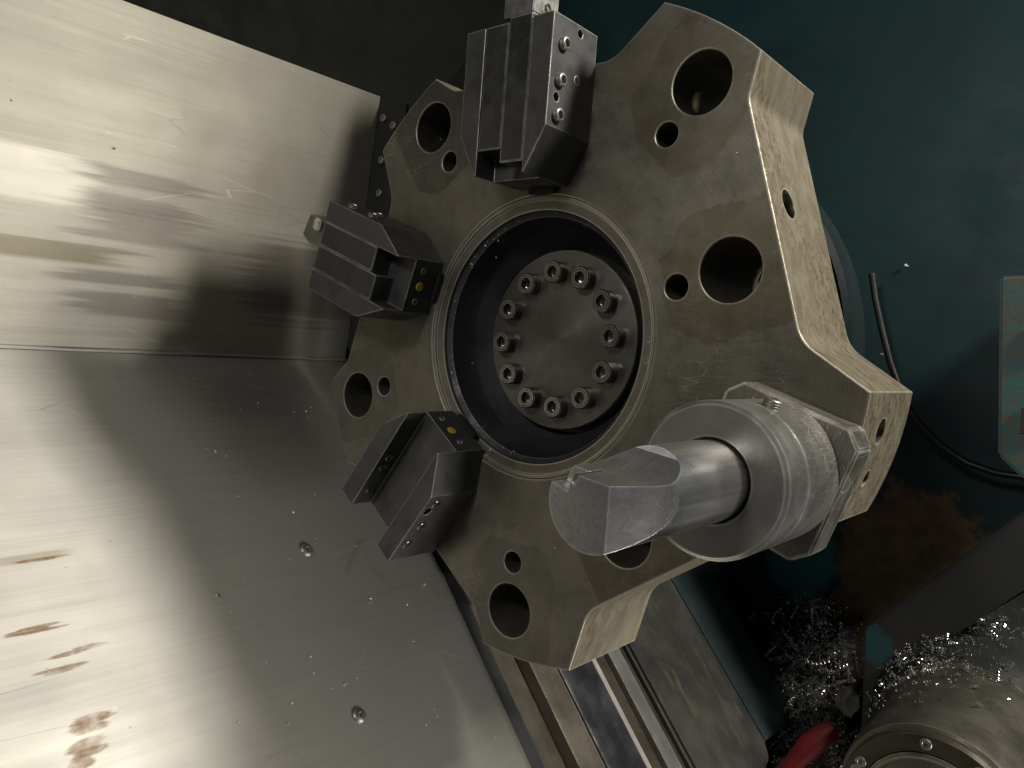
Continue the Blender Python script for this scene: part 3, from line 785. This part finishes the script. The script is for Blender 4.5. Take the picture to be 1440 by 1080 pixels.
# dark mound
M_mound = paint('oily_swarf', (.030, .029, .028), .4, (.01, .01, .01), .6, 60, .6)
b = bmesh.new(); bmesh.ops.create_grid(b, x_segments=40, y_segments=40, size=1)
from mathutils import noise as mnoise
def mound_pt(u, v):
    # u across, v up the wall (0 bottom .. 1 top); leans on the wall
    px = 1062 + (1225 - 1062) * u; py = 1120 - 290 * v
    e = min(u, 1 - u, (1 - v) * .8); z = .56 + .17 * v ** 1.4 + .03 * mnoise.noise(Vector((u * 5, v * 6, 2))) + .2 * max(0, 1 - e / (.16 + .12 * mnoise.noise(Vector((u * 9, v * 9, 5))))) ** 1.5
    return D(*atz((px, py), min(z, .742)))
for v in b.verts: v.co = mound_pt((v.co.x + 1) / 2, (v.co.y + 1) / 2)
bmesh.ops.delete(b, geom=[f for f in b.faces if max(v.co.y for v in f.verts) > .7415], context='FACES')
b2 = bmesh.new()
for i in range(700):
    u, v = random.gauss(.5, .22), max(0, min(.97, random.betavariate(1.4, 1.5)))
    if not 0 <= u <= 1: continue
    if v > .75 and random.random() < .6: continue
    c = mound_pt(u, v) + Vector((0, -random.uniform(.002, .02), 0))
    curl(b2, c, random.uniform(.008, .03), random.uniform(.0012, .0032), random.uniform(.003, .006), random.uniform(.0009, .0020), rv(), random.uniform(-.01, .01))
for i in range(6000):
    u, v = random.gauss(.52, .22), random.betavariate(1.3, 1.6)
    if 0 <= u <= 1: grain(b2, mound_pt(u, v) + Vector((0, -random.uniform(.001, .016), 0)), random.uniform(.0008, .0022))
mo = obj('swarf_mound', b, M_mound, ang=60); tag(mo, 'dark oily mound of swarf heaped against the rusty wall', 'swarf', None, 'stuff')
ch = obj('metal_chips', b2, M_chip); tag(ch, 'glittering nest of curled metal chips beside the black bracket', 'metal chips', None, 'stuff')
# long single strands that stand out of the nest
for pts_, lab in (([(1058, 870), (1064, 852), (1085, 842), (1110, 840), (1128, 846), (1140, 862)], 'long thin curled chip arching over the top of the chip nest'),
                  ([(1074, 912), (1082, 880), (1094, 856), (1104, 842)], 'thin curled chip rising along the way cover'),
                  ([(1080, 1010), (1090, 992), (1110, 986), (1135, 988), (1150, 992)], 'short curled chip hooked over the red hose'),
                  ([(1155, 845), (1164, 868), (1172, 892), (1190, 902), (1212, 908)], 'bent chip strand touching the corner of the black bracket')):
    b = bmesh.new(); P3 = [D(*atz(q, .60)) for q in pts_]
    path = []
    for i in range(len(P3) - 1):
        for k in range(14): path.append(P3[i].lerp(P3[i + 1], k / 14))
    prev = None
    for i, q in enumerate(path):
        a = i * 1.1; o = q + Vector((math.cos(a), math.sin(a * .7), math.sin(a))) * .0013
        v2 = (b.verts.new(o), b.verts.new(o + Vector((.0006, -.0004, .0007))))
        if prev: b.faces.new((prev[0], v2[0], v2[1], prev[1]))
        prev = v2
    o = obj('chip_strand', b, M_chip); tag(o, lab, 'metal chip')
# chips lying on the spindle nose
b = bmesh.new()
for i in range(1700):
    z = random.triangular(-.68, -.34, -.50); a = random.gauss(2.05, .45)
    R = .0775 + (.086 - .0775) * max(0, (-.318 - z) / .137) if z > -.46 else (.088 + (.107 - .088) * min(1, max(0, (-.4625 - z) / .06)) ** .7)
    c = Vector((CS[0] + R * math.cos(a), -CS[1] + R * math.sin(a), z + 0))
    if z > -.44 and random.random() < .6: continue
    g = FRONT @ (c + Vector((0, 0, 0)))
    n_ = (FRONT.to_3x3() @ Vector((math.cos(a), math.sin(a), 0)))
    if random.random() < .25: curl(b, g + n_ * .002, random.uniform(.004, .012), random.uniform(.0008, .0018), .003, .0008, rv(), 0)
    else: grain(b, g + n_ * random.uniform(.0005, .004), random.uniform(.0007, .0020))
sc_ = obj('spindle_chips', b, M_chip); tag(sc_, 'bright metal chips stuck on the oily spindle nose', 'metal chips', None, 'stuff')
# stray specks on guards, hub and disc
b = bmesh.new()
for i in range(210):
    u, v = random.uniform(-.2, .3), random.gauss(-.03, .10)
    if v > .1: continue
    grain(b, BED @ Vector((u, v, -.2994)), random.uniform(.0004, .0010) if random.random() < .93 else .0018)
for px in ((500, 330), (345, 270), (205, 388)): pass
for px, s in (((300, 637), .0018), ((205, 708), .0016), ((362, 568), .0014), ((303, 838), .0012), ((485, 963), .0022)):
    u, v = bedz(px); grain(b, BED @ Vector((u, v, -.2988)), s)
for px, s in (((203, 388), .0022), ((160, 208), .0016), ((260, 250), .0012), ((235, 127), .001), ((188, 417), .0012)):
    u, v = upz(px); grain(b, UPM @ Vector((u, v, .001)), s)
for i in range(45):
    a = random.uniform(1.6, 5.2); r = random.uniform(.0855, .0895)
    x, y = pt(r, a); grain(b, FRONT @ Vector((x, y, -.0066)), random.uniform(.0004, .0013))
for i in range(60):
    a = random.uniform(0, 2 * PI); r = random.uniform(.1, .2)
    x, y = pt(r, a); grain(b, FRONT @ Vector((x, y, .0003)), random.uniform(.0002, .0005))
for px, sz in (((668, 360), .0016), ((697, 362), .0014), ((665, 511), .0016), ((742, 283), .0012), ((656, 396), .0010), ((700, 338), .0010), ((680, 600), .0010), ((640, 440), .0009)): grain(b, D(*atz(px, .0068)), sz)
for px, sz in (((1000, 270), .0009), ((905, 640), .0009), ((1037, 215), .0008), ((952, 265), .0008), ((690, 632), .0018), ((684, 640), .0014), ((560, 690), .0012), ((780, 770), .0007)): grain(b, D(*atz(px, -.0006)), sz)
for px in ((1275, 372), (1240, 497)): grain(b, D(*atz(px, .745)), .0035)
M_speck = steel('pale_speck_metal', (.80, .78, .74), (.6, .58, .54), .35, .25, 90, .0001, (.9, .9, .9), 0, .1)
sk = obj('stray_specks', b, M_speck); tag(sk, 'tiny bright metal specks strewn over guards, hub and disc', 'metal specks', None, 'stuff')
